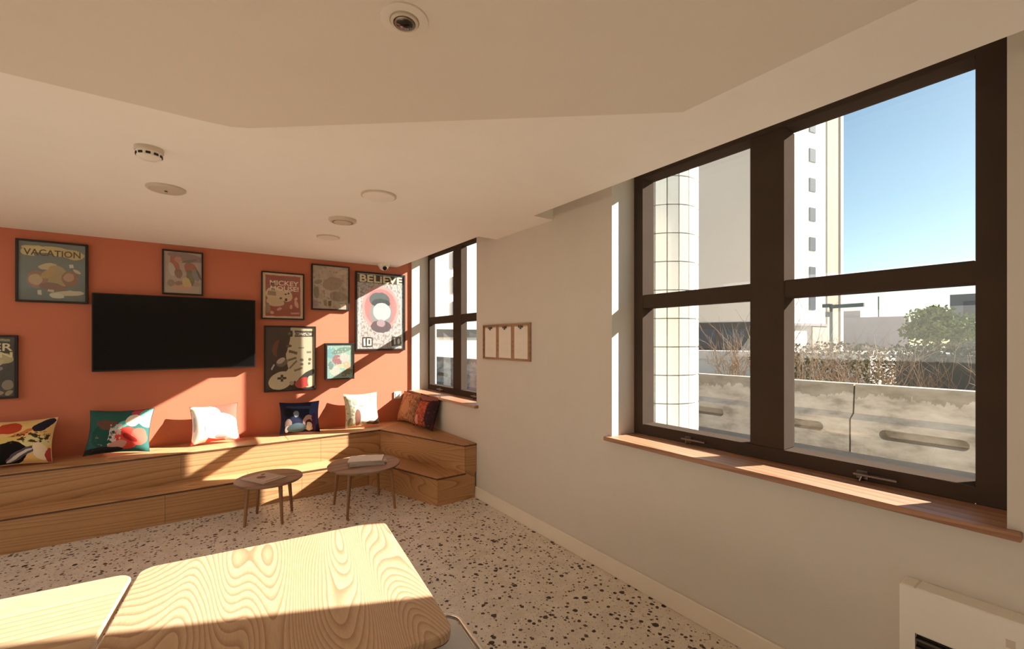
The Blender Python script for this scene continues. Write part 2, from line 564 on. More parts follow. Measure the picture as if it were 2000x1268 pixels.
w = obj('added_rooflight', None, kind='structure', label='added unseen rooflight brightening the left side of the room')  # added out of view so sun on the left wall fills the room
f = MB()
f.box(RX0 - 0.06, RX1 + 0.06, RY0 - 0.06, RY0, 2.75, 2.83); f.box(RX0 - 0.06, RX1 + 0.06, RY1, RY1 + 0.06, 2.75, 2.83)
f.box(RX0 - 0.06, RX0, RY0, RY1, 2.75, 2.83); f.box(RX1, RX1 + 0.06, RY0, RY1, 2.75, 2.83)
f.build('frame', M['frame'], w)
p = MB(); p.box(RX0, RX1, RY0, RY1, 2.79, 2.795); p.build('pane', M['glass'], w)

# ================================================================== STEPPED BENCH
bench = thing('step_bench', 'two-step wooden corner bench along the terracotta wall', 'bench', (0, 0, 0))
ZL, ZU = 0.258, 0.520
YL, YU = 4.550, 4.795          # fronts of the lower and upper steps on the orange wall
YE = 3.600                     # end near the clipboards
T = 0.020
lower_in = (1.418, YL); lower_end = (1.742, YE)
upper_in = (1.622, YU); upper_end = (2.022, YE)
xs_l = [-4.5, -2.6, -0.245, 0.78, lower_in[0]]
for a_, b_ in zip(xs_l, xs_l[1:]):
    p = MB(); p.box(a_ + 0.001, b_ - 0.001, YL, YL + T, 0.0, ZL - T); p.build('riser_panel', M['oak'], bench)
xs_u = [-4.5, -2.2, -0.150, 1.0, upper_in[0]]
for a_, b_ in zip(xs_u, xs_u[1:]):
    p = MB(); p.box(a_ + 0.001, b_ - 0.001, YU, YU + T, ZL, ZU - T); p.build('riser_panel', M['oak'], bench)
for a_, b_ in ((-4.5, -1.9), (-1.9, 0.35)):
    p = MB(); p.box(a_ + 0.001, b_ - 0.001, YL - 0.004, YU + 0.01, ZL - T, ZL, b=0.002); p.build('seat_board', M['oak_top'], bench)
p = MB(); p.slab([(0.351, YL - 0.004), (lower_in[0] - 0.003, YL - 0.004), (upper_in[0] + 0.01, YU + 0.01), (0.351, YU + 0.01)], ZL - T, ZL, 0.002)
p.build('seat_board', M['oak_top'], bench)
for a_, b_ in ((-4.5, -1.5), (-1.5, 0.7)):
    p = MB(); p.box(a_ + 0.001, b_ - 0.001, YU - 0.004, B - 0.001, ZU - T, ZU, b=0.002); p.build('seat_board', M['oak_top'], bench)
p = MB(); p.slab([(0.701, YU - 0.004), (upper_in[0] - 0.003, YU - 0.004), (A - 0.01, B - 0.001), (0.701, B - 0.001)], ZU - T, ZU, 0.002)
p.build('seat_board', M['oak_top'], bench)
def edge(p0, p1, z):  # dark board edge, with the shadow line of the step put into its colour
    d = (Vector(p1) - Vector(p0)).normalized(); nrm = Vector((d.y, -d.x)) * 0.0012
    q = MB(); q.slab([(p0[0] + nrm.x, p0[1] + nrm.y), (p1[0] + nrm.x, p1[1] + nrm.y), (p1[0] - nrm.x * 3, p1[1] - nrm.y * 3), (p0[0] - nrm.x * 3, p0[1] - nrm.y * 3)], z - T + 0.001, z - 0.006)
    q.build('edge_shadow_strip', M['oak_edge_shade'], bench)
edge((-4.5, YL - 0.004), (lower_in[0] - 0.003, YL - 0.004), ZL)
edge((-4.5, YU - 0.004), (upper_in[0] - 0.003, YU - 0.004), ZU)
edge((lower_in[0] - 0.003, YL - 0.004), (lower_end[0] - 0.004, YE - 0.004), ZL)
edge((upper_in[0] - 0.003, YU - 0.004), (upper_end[0] - 0.004, YE - 0.004), ZU)
edge((lower_end[0] - 0.004, YE - 0.004), (upper_end[0] + 0.01, YE - 0.004), ZL)
edge((upper_end[0] - 0.004, YE - 0.004), (A - 0.001, YE - 0.004), ZU)
# slanted leg along the window wall
p = MB(); p.slab([(lower_in[0] - 0.003, YL - 0.004), (lower_end[0] - 0.004, YE - 0.004), (upper_end[0] + 0.004, YE - 0.004), (upper_in[0] + 0.01, YU + 0.01)], ZL - T, ZL, 0.002)
p.build('seat_board', M['oak_y'], bench)
p = MB(); p.slab([(upper_in[0] - 0.003, YU - 0.004), (upper_end[0] - 0.004, YE - 0.004), (A - 0.001, YE - 0.004), (A - 0.001, B - 0.001), (A - 0.01, B - 0.001)], ZU - T, ZU, 0.002)
p.build('seat_board', M['oak_y'], bench)
def slant(p0, p1, z0, z1, mat):
    d = (Vector(p1) - Vector(p0)).normalized(); nrm = Vector((-d.y, d.x)) * T
    q = MB(); q.slab([p0, p1, (p1[0] + nrm.x, p1[1] + nrm.y), (p0[0] + nrm.x, p0[1] + nrm.y)], z0, z1)
    q.build('riser_panel', mat, bench)
slant(lower_in, lower_end, 0, ZL - T, M['oak_y'])
slant(upper_in, upper_end, ZL, ZU - T, M['oak_y'])
p = MB(); p.box(lower_end[0] + 0.006, A - 0.018, YE, YE + T, 0.0, ZL - T); p.build('end_panel', M['oak'], bench)
p = MB(); p.box(upper_end[0] + 0.006, A - 0.002, YE, YE + T, ZL - T, ZU - T); p.build('end_panel', M['oak'], bench)

# ================================================================== WALL OBJECTS
tv = thing('television', 'large black flat screen television on the terracotta wall', 'television', (-0.769, B, 1.236))
p = MB(); p.box(0, 1.215, -0.075, -0.035, 0, 0.683, b=0.004); tvb = p.build('body', M['bezel'], tv)
p = MB(); p.box(0.010, 1.205, -0.0765, -0.074, 0.014, 0.673); p.build('screen', M['screen'], tvb)
p = MB(); p.box(0.38, 0.83, -0.036, -0.0005, 0.15, 0.53); p.build('wall_bracket', M['bezel'], tv)

def poster(x0, x1, z0, z1, prt, label, fw=0.016, depth=0.030, border=None):
    w, h = x1 - x0, z1 - z0
    o = thing('framed_poster', label, 'poster', (x0, B, z0), group='framed posters on the terracotta wall')
    f = MB()
    for bx in ((0, w, 0, fw), (0, w, h - fw, h), (0, fw, fw, h - fw), (w - fw, w, fw, h - fw)):
        f.box(bx[0], bx[1], -depth, 0, bx[2], bx[3], b=0.0015)
    f.build('frame', M['black'], o)
    sheet('print', w - 2 * fw, h - 2 * fw, prt, o, y=-depth + 0.010, x=fw, z=fw)
    g = MB(); g.box(fw, w - fw, -depth + 0.0045, -depth + 0.0060, fw, h - fw); g.build('glazing', M['glass'], o)
    return o, w, h, -depth + 0.0098

# 1 vacation poster
pm = print_mat('print_vacation', S(112, 120, 116), [
    ('e', .50, .86, .46, .075, -4, S(206, 186, 128)), ('e', .22, .84, .20, .085, 8, S(212, 194, 140)), ('e', .80, .83, .18, .085, -6, S(200, 180, 122)),
    ('e', .36, .78, .14, .05, 0, S(112, 120, 116)),
    ('e', .42, .60, .14, .05, 10, S(196, 176, 134)), ('e', .56, .42, .17, .20, 15, S(172, 150, 108)), ('e', .27, .36, .16, .15, -20, S(158, 118, 88)),
    ('e', .24, .36, .10, .09, -20, S(190, 160, 118)), ('e', .76, .40, .13, .13, 30, S(148, 108, 82)), ('e', .74, .42, .08, .07, 20, S(186, 146, 120)),
    ('e', .42, .47, .12, .07, 40, S(182, 152, 100)), ('e', .50, .24, .20, .07, -5, S(132, 92, 70)), ('r', .78, .62, .035, .03, 10, S(206, 206, 196)),
    ('e', .86, .53, .07, .025, -30, S(196, 178, 150)), ('e', .74, .14, .24, .045, 5, S(198, 186, 156)), ('e', .56, .09, .11, .045, -8, S(206, 200, 182)),
    ('r', .30, .14, .03, .04, 0, S(208, 200, 184)), ('r', .47, .17, .05, .02, -10, S(200, 188, 160))], 0.05, 7)
o, w, h, ty = poster(-1.224, -0.800, 1.822, 2.334, pm, 'square framed poster with a cream banner reading VACATION')
lettering('lettering', 'VACATION', 0.074, M['brownink'], o, (0.045, ty, h - 0.125), width=w - 0.09, bold=0.001)
# 2 small pink-grey poster
pm = print_mat('print_pastel', S(178, 158, 142), [
    ('e', .60, .88, .5, .10, -5, S(150, 122, 116)), ('e', .28, .70, .10, .20, 25, S(176, 96, 80)), ('e', .36, .82, .10, .07, 0, S(196, 138, 112)),
    ('e', .70, .62, .17, .14, -30, S(164, 92, 78)), ('e', .20, .58, .09, .16, 15, S(196, 180, 172)), ('e', .38, .48, .10, .12, 20, S(138, 104, 82)),
    ('e', .70, .38, .11, .20, 12, S(118, 108, 76)), ('e', .84, .46, .08, .16, 30, S(136, 126, 124)), ('e', .92, .48, .03, .14, 32, S(88, 84, 78)),
    ('e', .60, .25, .11, .15, 30, S(204, 176, 120)), ('e', .18, .24, .10, .09, 0, S(146, 130, 104)), ('e', .38, .24, .10, .05, 0, S(150, 112, 78)),
    ('e', .86, .24, .09, .06, 0, S(164, 140, 126)), ('r', .45, .13, .24, .035, 0, S(204, 150, 122)), ('e', .68, .80, .22, .03, 12, S(118, 108, 92))], 0.06, 6)
poster(-0.301, 0.012, 1.942, 2.360, pm, 'small framed poster of pastel red and green shapes above the television', 0.014)
# 3 red poster with cream border
pm = print_mat('print_red', S(222, 190, 158), [
    ('r', .50, .50, .435, .455, 0, S(160, 78, 62)), ('e', .33, .52, .27, .16, -8, S(214, 184, 146)), ('e', .60, .50, .13, .13, 0, S(216, 186, 150)),
    ('e', .30, .36, .22, .10, -6, S(206, 176, 138)), ('r', .22, .55, .10, .045, -4, S(156, 126, 96)), ('e', .56, .545, .03, .018, 0, S(62, 40, 30)),
    ('e', .63, .56, .025, .022, 0, S(62, 40, 30)), ('e', .44, .44, .035, .02, 0, S(92, 62, 46)), ('e', .57, .42, .035, .035, 0, S(74, 48, 36)),
    ('r', .82, .44, .04, .03, 45, S(222, 162, 132)), ('e', .84, .32, .045, .09, 30, S(218, 158, 134)), ('e', .70, .26, .035, .05, -10, S(216, 156, 130)),
    ('e', .40, .20, .07, .03, 20, S(216, 150, 128)), ('e', .22, .12, .05, .035, 0, S(212, 146, 126)), ('r', .80, .12, .11, .02, 3, S(206, 138, 120)),
    ('e', .12, .22, .06, .12, 0, S(150, 120, 92))], 0.04, 8)
o, w, h, ty = poster(0.502, 0.912, 1.732, 2.233, pm, 'framed red poster with a cream border and two rows of cream lettering', 0.014)
lettering('lettering', 'MICKEY', 0.068, M['paleink'], o, (0.075, ty, h - 0.138), width=0.275, bold=0.0015)
lettering('lettering', 'MOUSE!', 0.068, M['paleink'], o, (0.080, ty, h - 0.195), width=0.270, bold=0.0015)
# 4 pale map-like poster
pm = print_mat('print_map', S(190, 168, 148), [
    ('e', .55, .60, .28, .16, 10, S(164, 138, 118)), ('e', .72, .30, .26, .12, 0, S(166, 140, 120)), ('e', .10, .38, .08, .14, 0, S(136, 124, 100)),
    ('e', .15, .62, .12, .05, 20, S(146, 132, 110)), ('r', .47, .13, .045, .05, 0, S(96, 76, 52)), ('r', .34, .14, .04, .07, 0, S(142, 124, 90)),
    ('e', .84, .88, .16, .05, 15, S(206, 188, 164)), ('e', .06, .12, .10, .08, 0, S(168, 140, 140)), ('e', .86, .10, .10, .04, 0, S(212, 196, 170)),
    ('n', .5, .5, .5, .5, 11.0, .60, S(150, 128, 108))], 0.08, 6, mottle=(5.0, [(0.35, S(176, 152, 132)), (0.5, S(192, 170, 150)), (0.66, S(204, 186, 166))]))
poster(0.984, 1.391, 1.851, 2.358, pm, 'framed faded beige poster with mottled map-like patches', 0.014)
# 5 tall poster with a round emblem
GR = S(196, 190, 186)
pm = print_mat('print_emblem', GR, [
    ('n', .5, .5, .5, .5, 26.0, .53, S(158, 146, 140)), ('r', .5, .935, .5, .055, 0, S(74, 54, 40)),
    ('e', .50, .55, .40, .30, 0, S(226, 160, 156)), ('e', .50, .55, .345, .255, 0, S(214, 128, 126)),
    ('e', .50, .48, .24, .20, 0, S(150, 148, 146)), ('e', .47, .66, .22, .10, 0, S(96, 104, 102)), ('e', .50, .615, .20, .06, 0, S(70, 76, 76)),
    ('e', .52, .50, .19, .12, 0, S(206, 206, 200)), ('e', .50, .30, .22, .085, 0, S(104, 88, 92)), ('e', .50, .345, .09, .05, 0, S(176, 150, 156)),
    ('r', .21, .09, .11, .065, 0, S(60, 52, 50)), ('r', .15, .09, .02, .05, 0, S(226, 220, 214)), ('r', .25, .09, .05, .048, 0, S(214, 208, 202)), ('r', .25, .09, .015, .03, 0, S(60, 52, 50)),
    ('r', .84, .10, .11, .065, 0, S(60, 52, 50)), ('r', .80, .10, .015, .045, 0, S(214, 208, 202)), ('e', .89, .10, .03, .04, 0, S(214, 208, 202)),
    ('r', .05, .45, .008, .36, 0, S(230, 226, 220)), ('r', .95, .45, .008, .36, 0, S(230, 226, 220))], 0.02, 14)
o, w, h, ty = poster(1.458, 2.063, 1.390, 2.322, pm, 'tall framed poster headed BELIEVE with a round pink emblem', 0.020, 0.032)
lettering('lettering', 'BELiEVE', 0.118, M['cream'], o, (0.042, ty, h - 0.118), width=w - 0.085, bold=0.003)
# 6 game pad poster
CR = S(206, 190, 160)
pm = print_mat('print_pad', S(66, 46, 40), [
    ('e', .86, .62, .46, .60, 0, CR), ('e', .28, .66, .16, .14, 20, S(112, 58, 44)), ('e', .36, .74, .10, .30, -20, S(66, 46, 40)),
    ('e', .30, .15, .25, .14, 10, S(208, 192, 164)), ('e', .55, .26, .30, .12, 38, S(206, 190, 160)), ('e', .32, .44, .12, .07, 10, S(112, 100, 88)), ('e', .30, .47, .09, .04, 20, S(196, 176, 158)),
    ('r', .32, .185, .09, .018, 0, S(56, 42, 28)), ('r', .32, .185, .026, .055, 0, S(56, 42, 28)), ('e', .32, .185, .02, .012, 0, S(160, 140, 104)),
    ('r', .47, .90, .07, .05, 0, S(56, 50, 36)), ('e', .47, .905, .03, .022, 0, S(110, 112, 74)), ('r', .78, .90, .20, .05, 0, S(92, 84, 72)),
    ('n', .76, .895, .18, .022, 34.0, .50, S(220, 210, 190)),
    ('e', .46, .70, .06, .022, 0, S(104, 86, 66)), ('r', .55, .60, .09, .022, -12, S(116, 98, 76)), ('r', .53, .49, .09, .018, 12, S(120, 104, 80)),
    ('r', .72, .67, .06, .010, 0, S(136, 128, 112)), ('r', .88, .60, .05, .016, 0, S(136, 128, 112)),
    ('e', .73, .47, .04, .026, 0, S(112, 102, 90)), ('e', .90, .48, .035, .026, 0, S(112, 102, 90)), ('e', .73, .40, .035, .022, 0, S(112, 102, 90)), ('e', .89, .41, .03, .022, 0, S(112, 102, 90)),
    ('r', .55, .40, .10, .016, 38, S(132, 116, 92)), ('r', .66, .32, .09, .016, 14, S(128, 112, 88)),
    ('e', .82, .20, .22, .06, 28, S(60, 54, 50)), ('e', .76, .10, .17, .085, 10, S(188, 66, 58)), ('e', .92, .12, .07, .09, 0, S(212, 198, 168)),
    ('r', .14, .37, .015, .05, -35, S(196, 186, 190)), ('e', .52, .10, .05, .035, 0, S(176, 156, 132))], 0.02, 9)
poster(0.528, 1.030, 0.966, 1.664, pm, 'framed brown and cream poster of a game controller', 0.016, 0.030)
# 7 small boxed teal picture
pm = print_mat('print_teal', S(150, 182, 170), [
    ('e', .15, .75, .20, .16, 0, S(120, 168, 170)), ('e', .55, .82, .40, .08, 10, S(118, 142, 130)), ('e', .40, .54, .20, .15, -10, S(160, 112, 116)),
    ('e', .68, .60, .19, .13, 0, S(226, 186, 178)), ('e', .52, .36, .18, .06, 0, S(216, 188, 150)), ('e', .78, .38, .14, .10, -20, S(206, 168, 138)),
    ('e', .30, .22, .20, .14, 0, S(196, 190, 178)), ('e', .14, .38, .10, .12, 0, S(120, 140, 134)), ('e', .76, .16, .24, .10, 20, S(118, 122, 92)),
    ('n', .5, .5, .5, .5, 16.0, .62, S(206, 214, 200))], 0.08, 7)
poster(1.122, 1.432, 1.067, 1.479, pm, 'small deep framed picture with teal background and pink ovals', 0.016, 0.075)
# 8 dark poster cut by the left edge of the view
pm = print_mat('print_dark', S(76, 70, 66), [
    ('e', .78, .64, .20, .09, 0, S(196, 182, 138)), ('e', .72, .56, .12, .05, 25, S(206, 190, 148)), ('e', .62, .47, .18, .05, 0, S(158, 138, 136)),
    ('e', .50, .25, .22, .16, 0, S(62, 66, 62)), ('e', .88, .20, .10, .08, 0, S(150, 138, 122)), ('e', .66, .07, .16, .05, 0, S(168, 150, 124)), ('e', .90, .06, .07, .04, 30, S(168, 150, 124)),
    ('r', .5, .95, .42, .018, 0, S(158, 146, 112))], 0.05, 8)
o, w, h, ty = poster(-1.570, -1.212, 1.040, 1.549, pm, 'dark framed comic poster at the far left below the square poster', 0.016)
lettering('lettering', 'DER', 0.085, M['cream'], o, (0.150, ty, h - 0.125), width=0.175, bold=0.0015)
lettering('lettering', 'EN', 0.060, M['cream'], o, (0.200, ty, h - 0.178), width=0.125, bold=0.0015)

# wall socket
o = thing('wall_socket', 'square white wall socket on the terracotta wall above the corner', 'socket', (1.928, B, 0.790))
p = MB(); p.box(0, 0.088, -0.012, 0, 0, 0.088, b=0.003); p.build('plate', M['white'], o)
p = MB(); p.box(0.018, 0.070, -0.0155, -0.0115, 0.018, 0.070, b=0.001); p.build('rocker', M['white'], o)

# clipboards on the cream wall, in a shallow rack
rk = thing('clipboard_rack', 'shallow wooden wall rack holding three clipboards between the windows', 'rack', (A, 0, 0))
p = MB(); p.box(-0.006, 0, 2.752, 3.452, 1.345, 1.642); p.build('back_board', M['rail'], rk)
p = MB()
p.box(-0.018, 0, 2.745, 3.460, 1.335, 1.347, b=0.002); p.box(-0.018, 0, 2.745, 3.460, 1.638, 1.650, b=0.002)
p.box(-0.018, 0, 2.745, 2.757, 1.347, 1.638); p.box(-0.018, 0, 3.448, 3.460, 1.347, 1.638)
p.build('rack_frame', M['rail'], rk)
for i, (yc, nm) in enumerate(((2.872, 'clipboard with a paper sheet nearest the large window'), (3.105, 'middle clipboard of the three in the wall rack'), (3.336, 'clipboard with a paper sheet nearest the far window'))):
    o = thing('clipboard', nm, 'clipboard', (A - 0.0062, yc, 1.350), group='clipboards in the wall rack')
    p = MB(); p.box(-0.004, 0, -0.098, 0.098, 0, 0.284); p.build('board', M['board'], o)
    p = MB(); p.box(-0.0052, -0.0042, -0.090, 0.090, 0.006, 0.272); p.build('paper', M['paper'], o)
    p = MB(); p.box(-0.012, -0.0054, -0.030, 0.030, 0.262, 0.280, b=0.002); p.tube([(-0.009, 0.0, 0.28), (-0.011, 0.0, 0.25)], 0.007, 8)
    p.build('clip', M['hardware'], o)

# electric heater below the large window
o = thing('panel_heater', 'white panel heater on the wall under the large window', 'heater', (A, 0, 0))
p = MB()
p.box(-0.085, -0.002, -0.60, -0.555, 0.16, 0.622, b=0.004); p.box(-0.085, -0.002, 0.425, 0.467, 0.16, 0.622, b=0.004)
p.box(-0.085, -0.002, -0.555, 0.425, 0.458, 0.622, b=0.004); p.box(-0.085, -0.002, -0.555, 0.425, 0.16, 0.19, b=0.004)
cas = p.build('casing', M['white'], o)
p = MB(); p.box(-0.060, -0.055, -0.555, 0.425, 0.19, 0.458); p.build('grille_backing', M['darkslot'], o)
for i in range(9):
    p = MB(); p.box(-0.078, -0.062, -0.555, 0.425, 0.200 + i * 0.029, 0.208 + i * 0.029); p.build('grille_slat', M['hardware'], o)
p = MB(); p.box(-0.0875, -0.084, 0.19, 0.21, 0.535, 0.56); p.build('badge', M['offwhite'], cas)

# ================================================================== CEILING FITTINGS
def disc(prof, mat, name, parent, n=40):
    p = MB(); p.lathe(prof, (0, 0, 0), n); return p.build(name, mat, parent, smooth=True)
o = thing('smoke_detector', 'round white smoke detector with dark slots on the ceiling', 'smoke detector', (-0.203, 2.672, ZC))
disc([(0.056, 0), (0.056, -0.016), (0.053, -0.020)], M['offwhite'], 'base', o)
cov = disc([(0.050, -0.020), (0.047, -0.042), (0.034, -0.052), (0.0005, -0.055)], M['white'], 'cover', o)
for i in range(10):
    a = 2 * math.pi * i / 10
    p = MB(); p.box(-0.009, 0.009, -0.003, 0.003, -0.039, -0.029)
    p.build('slot', M['darkslot'], cov, loc=(0.048 * math.sin(a), -0.048 * math.cos(a), 0), rot=(0, 0, a))
o = thing('ceiling_speaker', 'flat round beige speaker grille on the ceiling beside the smoke detector', 'speaker', (-0.173, 3.305, ZC))
disc([(0.097, 0), (0.097, -0.008), (0.090, -0.013)], M['offwhite'], 'rim', o)
disc([(0.088, -0.0125), (0.086, -0.016), (0.0005, -0.018)], M['offwhite'], 'grille', o)
disc([(0.008, -0.018), (0.008, -0.022), (0.0005, -0.023)], M['hardware'], 'centre_screw', o, 12)
for lx, ly, r_, lab, mk in ((0.902, 2.698, 0.108, 'pale round ceiling light nearest the dark panel', 'white'),
                            (0.900, 4.028, 0.095, 'small pale round ceiling light nearest the posters', 'white')):
    o = thing('ceiling_light', lab, 'ceiling light', (lx, ly, ZC), group='round ceiling lights')
    disc([(r_, 0), (r_, -0.006), (r_ - 0.008, -0.010)], M['offwhite'], 'trim_ring', o)
    disc([(r_ - 0.010, -0.009), (r_ - 0.014, -0.013), (0.0005, -0.015)], M[mk], 'diffuser', o)
o = thing('air_valve', 'round domed air valve on the ceiling between two flat lights', 'air valve', (0.860, 3.390, ZC))
disc([(0.098, 0), (0.098, -0.012), (0.086, -0.022), (0.074, -0.022), (0.070, -0.008)], M['offwhite'], 'collar', o)
disc([(0.060, -0.010), (0.062, -0.024), (0.045, -0.032), (0.0005, -0.034)], M['offwhite'], 'cone', o)
kk = (ZD - 1.5) / 0.913
o = thing('ceiling_spotlight', 'recessed round spotlight with dark lens in the lowered panel', 'spotlight', (0.468 * kk, 1.180 * kk, ZD))
disc([(0.064, 0), (0.064, -0.004), (0.058, -0.006), (0.040, -0.006), (0.0385, -0.0015)], M['drop'], 'trim_ring', o, 48)
p = MB()
n = 40
prof = [(0.037, -0.0075), (0.033, -0.009), (0.029, -0.0085), (0.027, 0.006), (0.030, 0.006)]
p.lathe([(0.038, -0.001), (0.037, -0.010), (0.034, -0.012), (0.030, -0.012), (0.0285, -0.004)], (0, 0, 0), 40)
p.build('inner_ring', M['offwhite'], o, smooth=True)
disc([(0.0285, -0.0045), (0.027, -0.0125), (0.0235, -0.014)], M['brushed'], 'reflector', o)
disc([(0.0225, -0.0138), (0.020, -0.0150), (0.0005, -0.0152)], M['lens'], 'lens', o)
o = thing('dome_camera', 'small white dome camera on the ceiling above the BELIEVE poster', 'camera', (1.745, 5.045, ZC))
disc([(0.070, 0), (0.070, -0.020), (0.062, -0.030)], M['white'], 'base', o)
disc([(0.056, -0.030), (0.052, -0.050), (0.040, -0.066), (0.022, -0.076), (0.0005, -0.079)], M['white'], 'dome', o)
p = MB(); p.tube([(0, -0.030, -0.052), (-0.006, -0.0565, -0.062)], 0.024, 16)
p.build('lens', M['lens'], o)

# ================================================================== TABLES, STOOL
def square_table(name, label, cx, cy, rz, w, d, mat, seed=0):
    o = thing(name, label, 'table', (cx, cy, 0), rz, group='square wooden tables')
    p = MB(); p.slab(rbox(w, d, 0.045), 0.722, 0.750, 0.004); p.build('table_top', [mat], o)
    p = MB(); p.slab(rbox(w - 0.004, d - 0.004, 0.043), 0.7205, 0.7222); p.build('underside', M['ash_edge'], o)
    p = MB(); p.tube([(0, 0, 0.03), (0, 0, 0.70)], 0.032, 20); p.build('column', M['bezel'], o, smooth=True)
    p = MB(); p.slab(rbox(0.44, 0.44, 0.02), 0.0, 0.014, 0.003); p.lathe([(0.055, 0.014), (0.05, 0.03), (0.034, 0.04)], (0, 0, 0), 20); p.build('foot_plate', M['bezel'], o)
    p = MB(); p.slab(rbox(0.30, 0.30, 0.02), 0.700, 0.7205); p.build('top_plate', M['bezel'], o)
    return o
RZ = R(-6.2)
ux = Vector((math.cos(RZ), math.sin(RZ))); uy = Vector((-math.sin(RZ), math.cos(RZ)))
W1, D1 = 0.790, 0.800
c1 = Vector((0.622, 1.795)) - ux * (W1 / 2) - uy * (D1 / 2)
square_table('square_table', 'square ash table with bold grain beside the grey stool', c1.x, c1.y, RZ, W1, D1, M['ash'])
c2 = Vector((-0.178, 1.862)) - ux * (W1 / 2) - uy * (D1 / 2)
square_table('square_table', 'square ash table with plain grain at the left edge', c2.x, c2.y, RZ, W1, D1, M['ash_x'])

ZS = 0.660
st = thing('stool', 'stool with grey seat and chrome rim tucked under the table corner', 'stool', (0.419, 1.023, 0), RZ)
p = MB(); p.slab(rbox(0.378, 0.378, 0.040), ZS - 0.016, ZS + 0.001, 0.003); p.build('seat', M['greyseat'], st)
p = MB(); p.tube([(x, y, ZS) for x, y in rbox(0.400, 0.400, 0.052, 6)], 0.0080, 12, closed=True); p.build('seat_rail', M['chrome'], st, smooth=True)
p = MB(); p.box(-0.196, 0.196, -0.012, 0.012, ZS - 0.024, ZS - 0.014); p.box(-0.012, 0.012, -0.196, 0.196, ZS - 0.034, ZS - 0.024); p.build('seat_support', M['chrome'], st)
for sx in (-1, 1):
    for sy in (-1, 1):
        p = MB(); p.tube([(sx * 0.180, sy * 0.180, ZS - 0.006), (sx * 0.198, sy * 0.198, 0.0)], 0.0085, 12); p.build('leg', M['chrome'], st, smooth=True)
p = MB(); p.tube([(x, y, 0.24) for x, y in rbox(0.394, 0.394, 0.03, 4)], 0.0065, 10, closed=True); p.build('foot_ring', M['chrome'], st, smooth=True)

def round_table(label, cx, cy, r_, h, half, rz, splay):
    o = thing('round_coffee_table', label, 'coffee table', (cx, cy, 0), rz, group='round coffee tables')
    p = MB(); p.lathe([(r_ - 0.012, h - 0.022), (r_, h - 0.012), (r_, h - 0.004), (r_ - 0.004, h)], (0, 0, 0), 56); p.build('table_top', M['walnut'], o, smooth=True)
    p = MB(); p.lathe([(half * 1.1, h - 0.040), (half * 1.15, h - 0.0225)], (0, 0, 0), 32); p.build('leg_plate', M['leg'], o, smooth=True)
    for sx in (-1, 1):
        for sy in (-1, 1):
            p = MB(); p.tube([(sx * half * splay, sy * half * splay, h - 0.023), (sx * half, sy * half, 0.0)], [0.0165, 0.0105], 12)
            p.build('leg', M['leg'], o, smooth=True)
    return o
round_table('smaller low round coffee table holding one open magazine', 0.464, 4.178, 0.256, 0.350, 0.140, R(-23.5), 0.86)
round_table('taller round coffee table holding folded newspapers', 1.200, 3.988, 0.313, 0.392, 0.208, R(1.0), 0.86)

# magazines and papers
mg = thing('magazine', 'grey magazine with a dark oval on the smaller coffee table', 'magazine', (0.425, 4.170, 0.3503), R(30))
pm = print_mat('print_magazine', S(176, 160, 146), [('e', .48, .60, .16, .13, 0, S(58, 44, 36)), ('e', .74, .80, .12, .05, 25, S(66, 52, 42)), ('r', .5, .25, .36, .05, 0, S(196, 182, 170)), ('r', .5, .12, .30, .02, 0, S(120, 104, 92))], 0.02)
p = MB(); p.slab(rbox(0.215, 0.285, 0.004, 2), 0, 0.007, 0.001); p.build('pages', M['greypaper'], mg)
s_ = sheet('cover', 0.214, 0.284, pm, mg)
s_.rotation_euler = (R(-90), 0, 0); s_.location = (-0.107, -0.142, 0.0074)
for i, (dx, dy, rz, lab, z) in enumerate(((0.0, 0.0, -20, 'bottom folded newspaper on the taller coffee table', 0.0), (0.012, 0.006, -14, 'middle folded newspaper on the taller coffee table', 0.0135), (-0.004, 0.022, -24, 'top folded newspaper on the taller coffee table', 0.027))):
    o = thing('newspaper', lab, 'newspaper', (1.232 + dx, 3.985 + dy, 0.3923 + z), R(rz), group='folded newspapers on the taller coffee table')
    p = MB(); p.slab(rbox(0.30, 0.205, 0.006, 2), 0, 0.0048, 0.001); p.build('lower_fold', M['greypaper'], o)
    p = MB(); p.slab([(x - 0.004, y + 0.002) for x, y in rbox(0.296, 0.20, 0.006, 2)], 0.0068, 0.0124, 0.001); p.build('upper_fold', M['paper'] if i == 2 else M['greypaper'], o)
    p = MB(); p.box(0.125, 0.147, -0.085, 0.085, 0.0046, 0.0070); p.build('shadow_fold', M['brownink'], o)

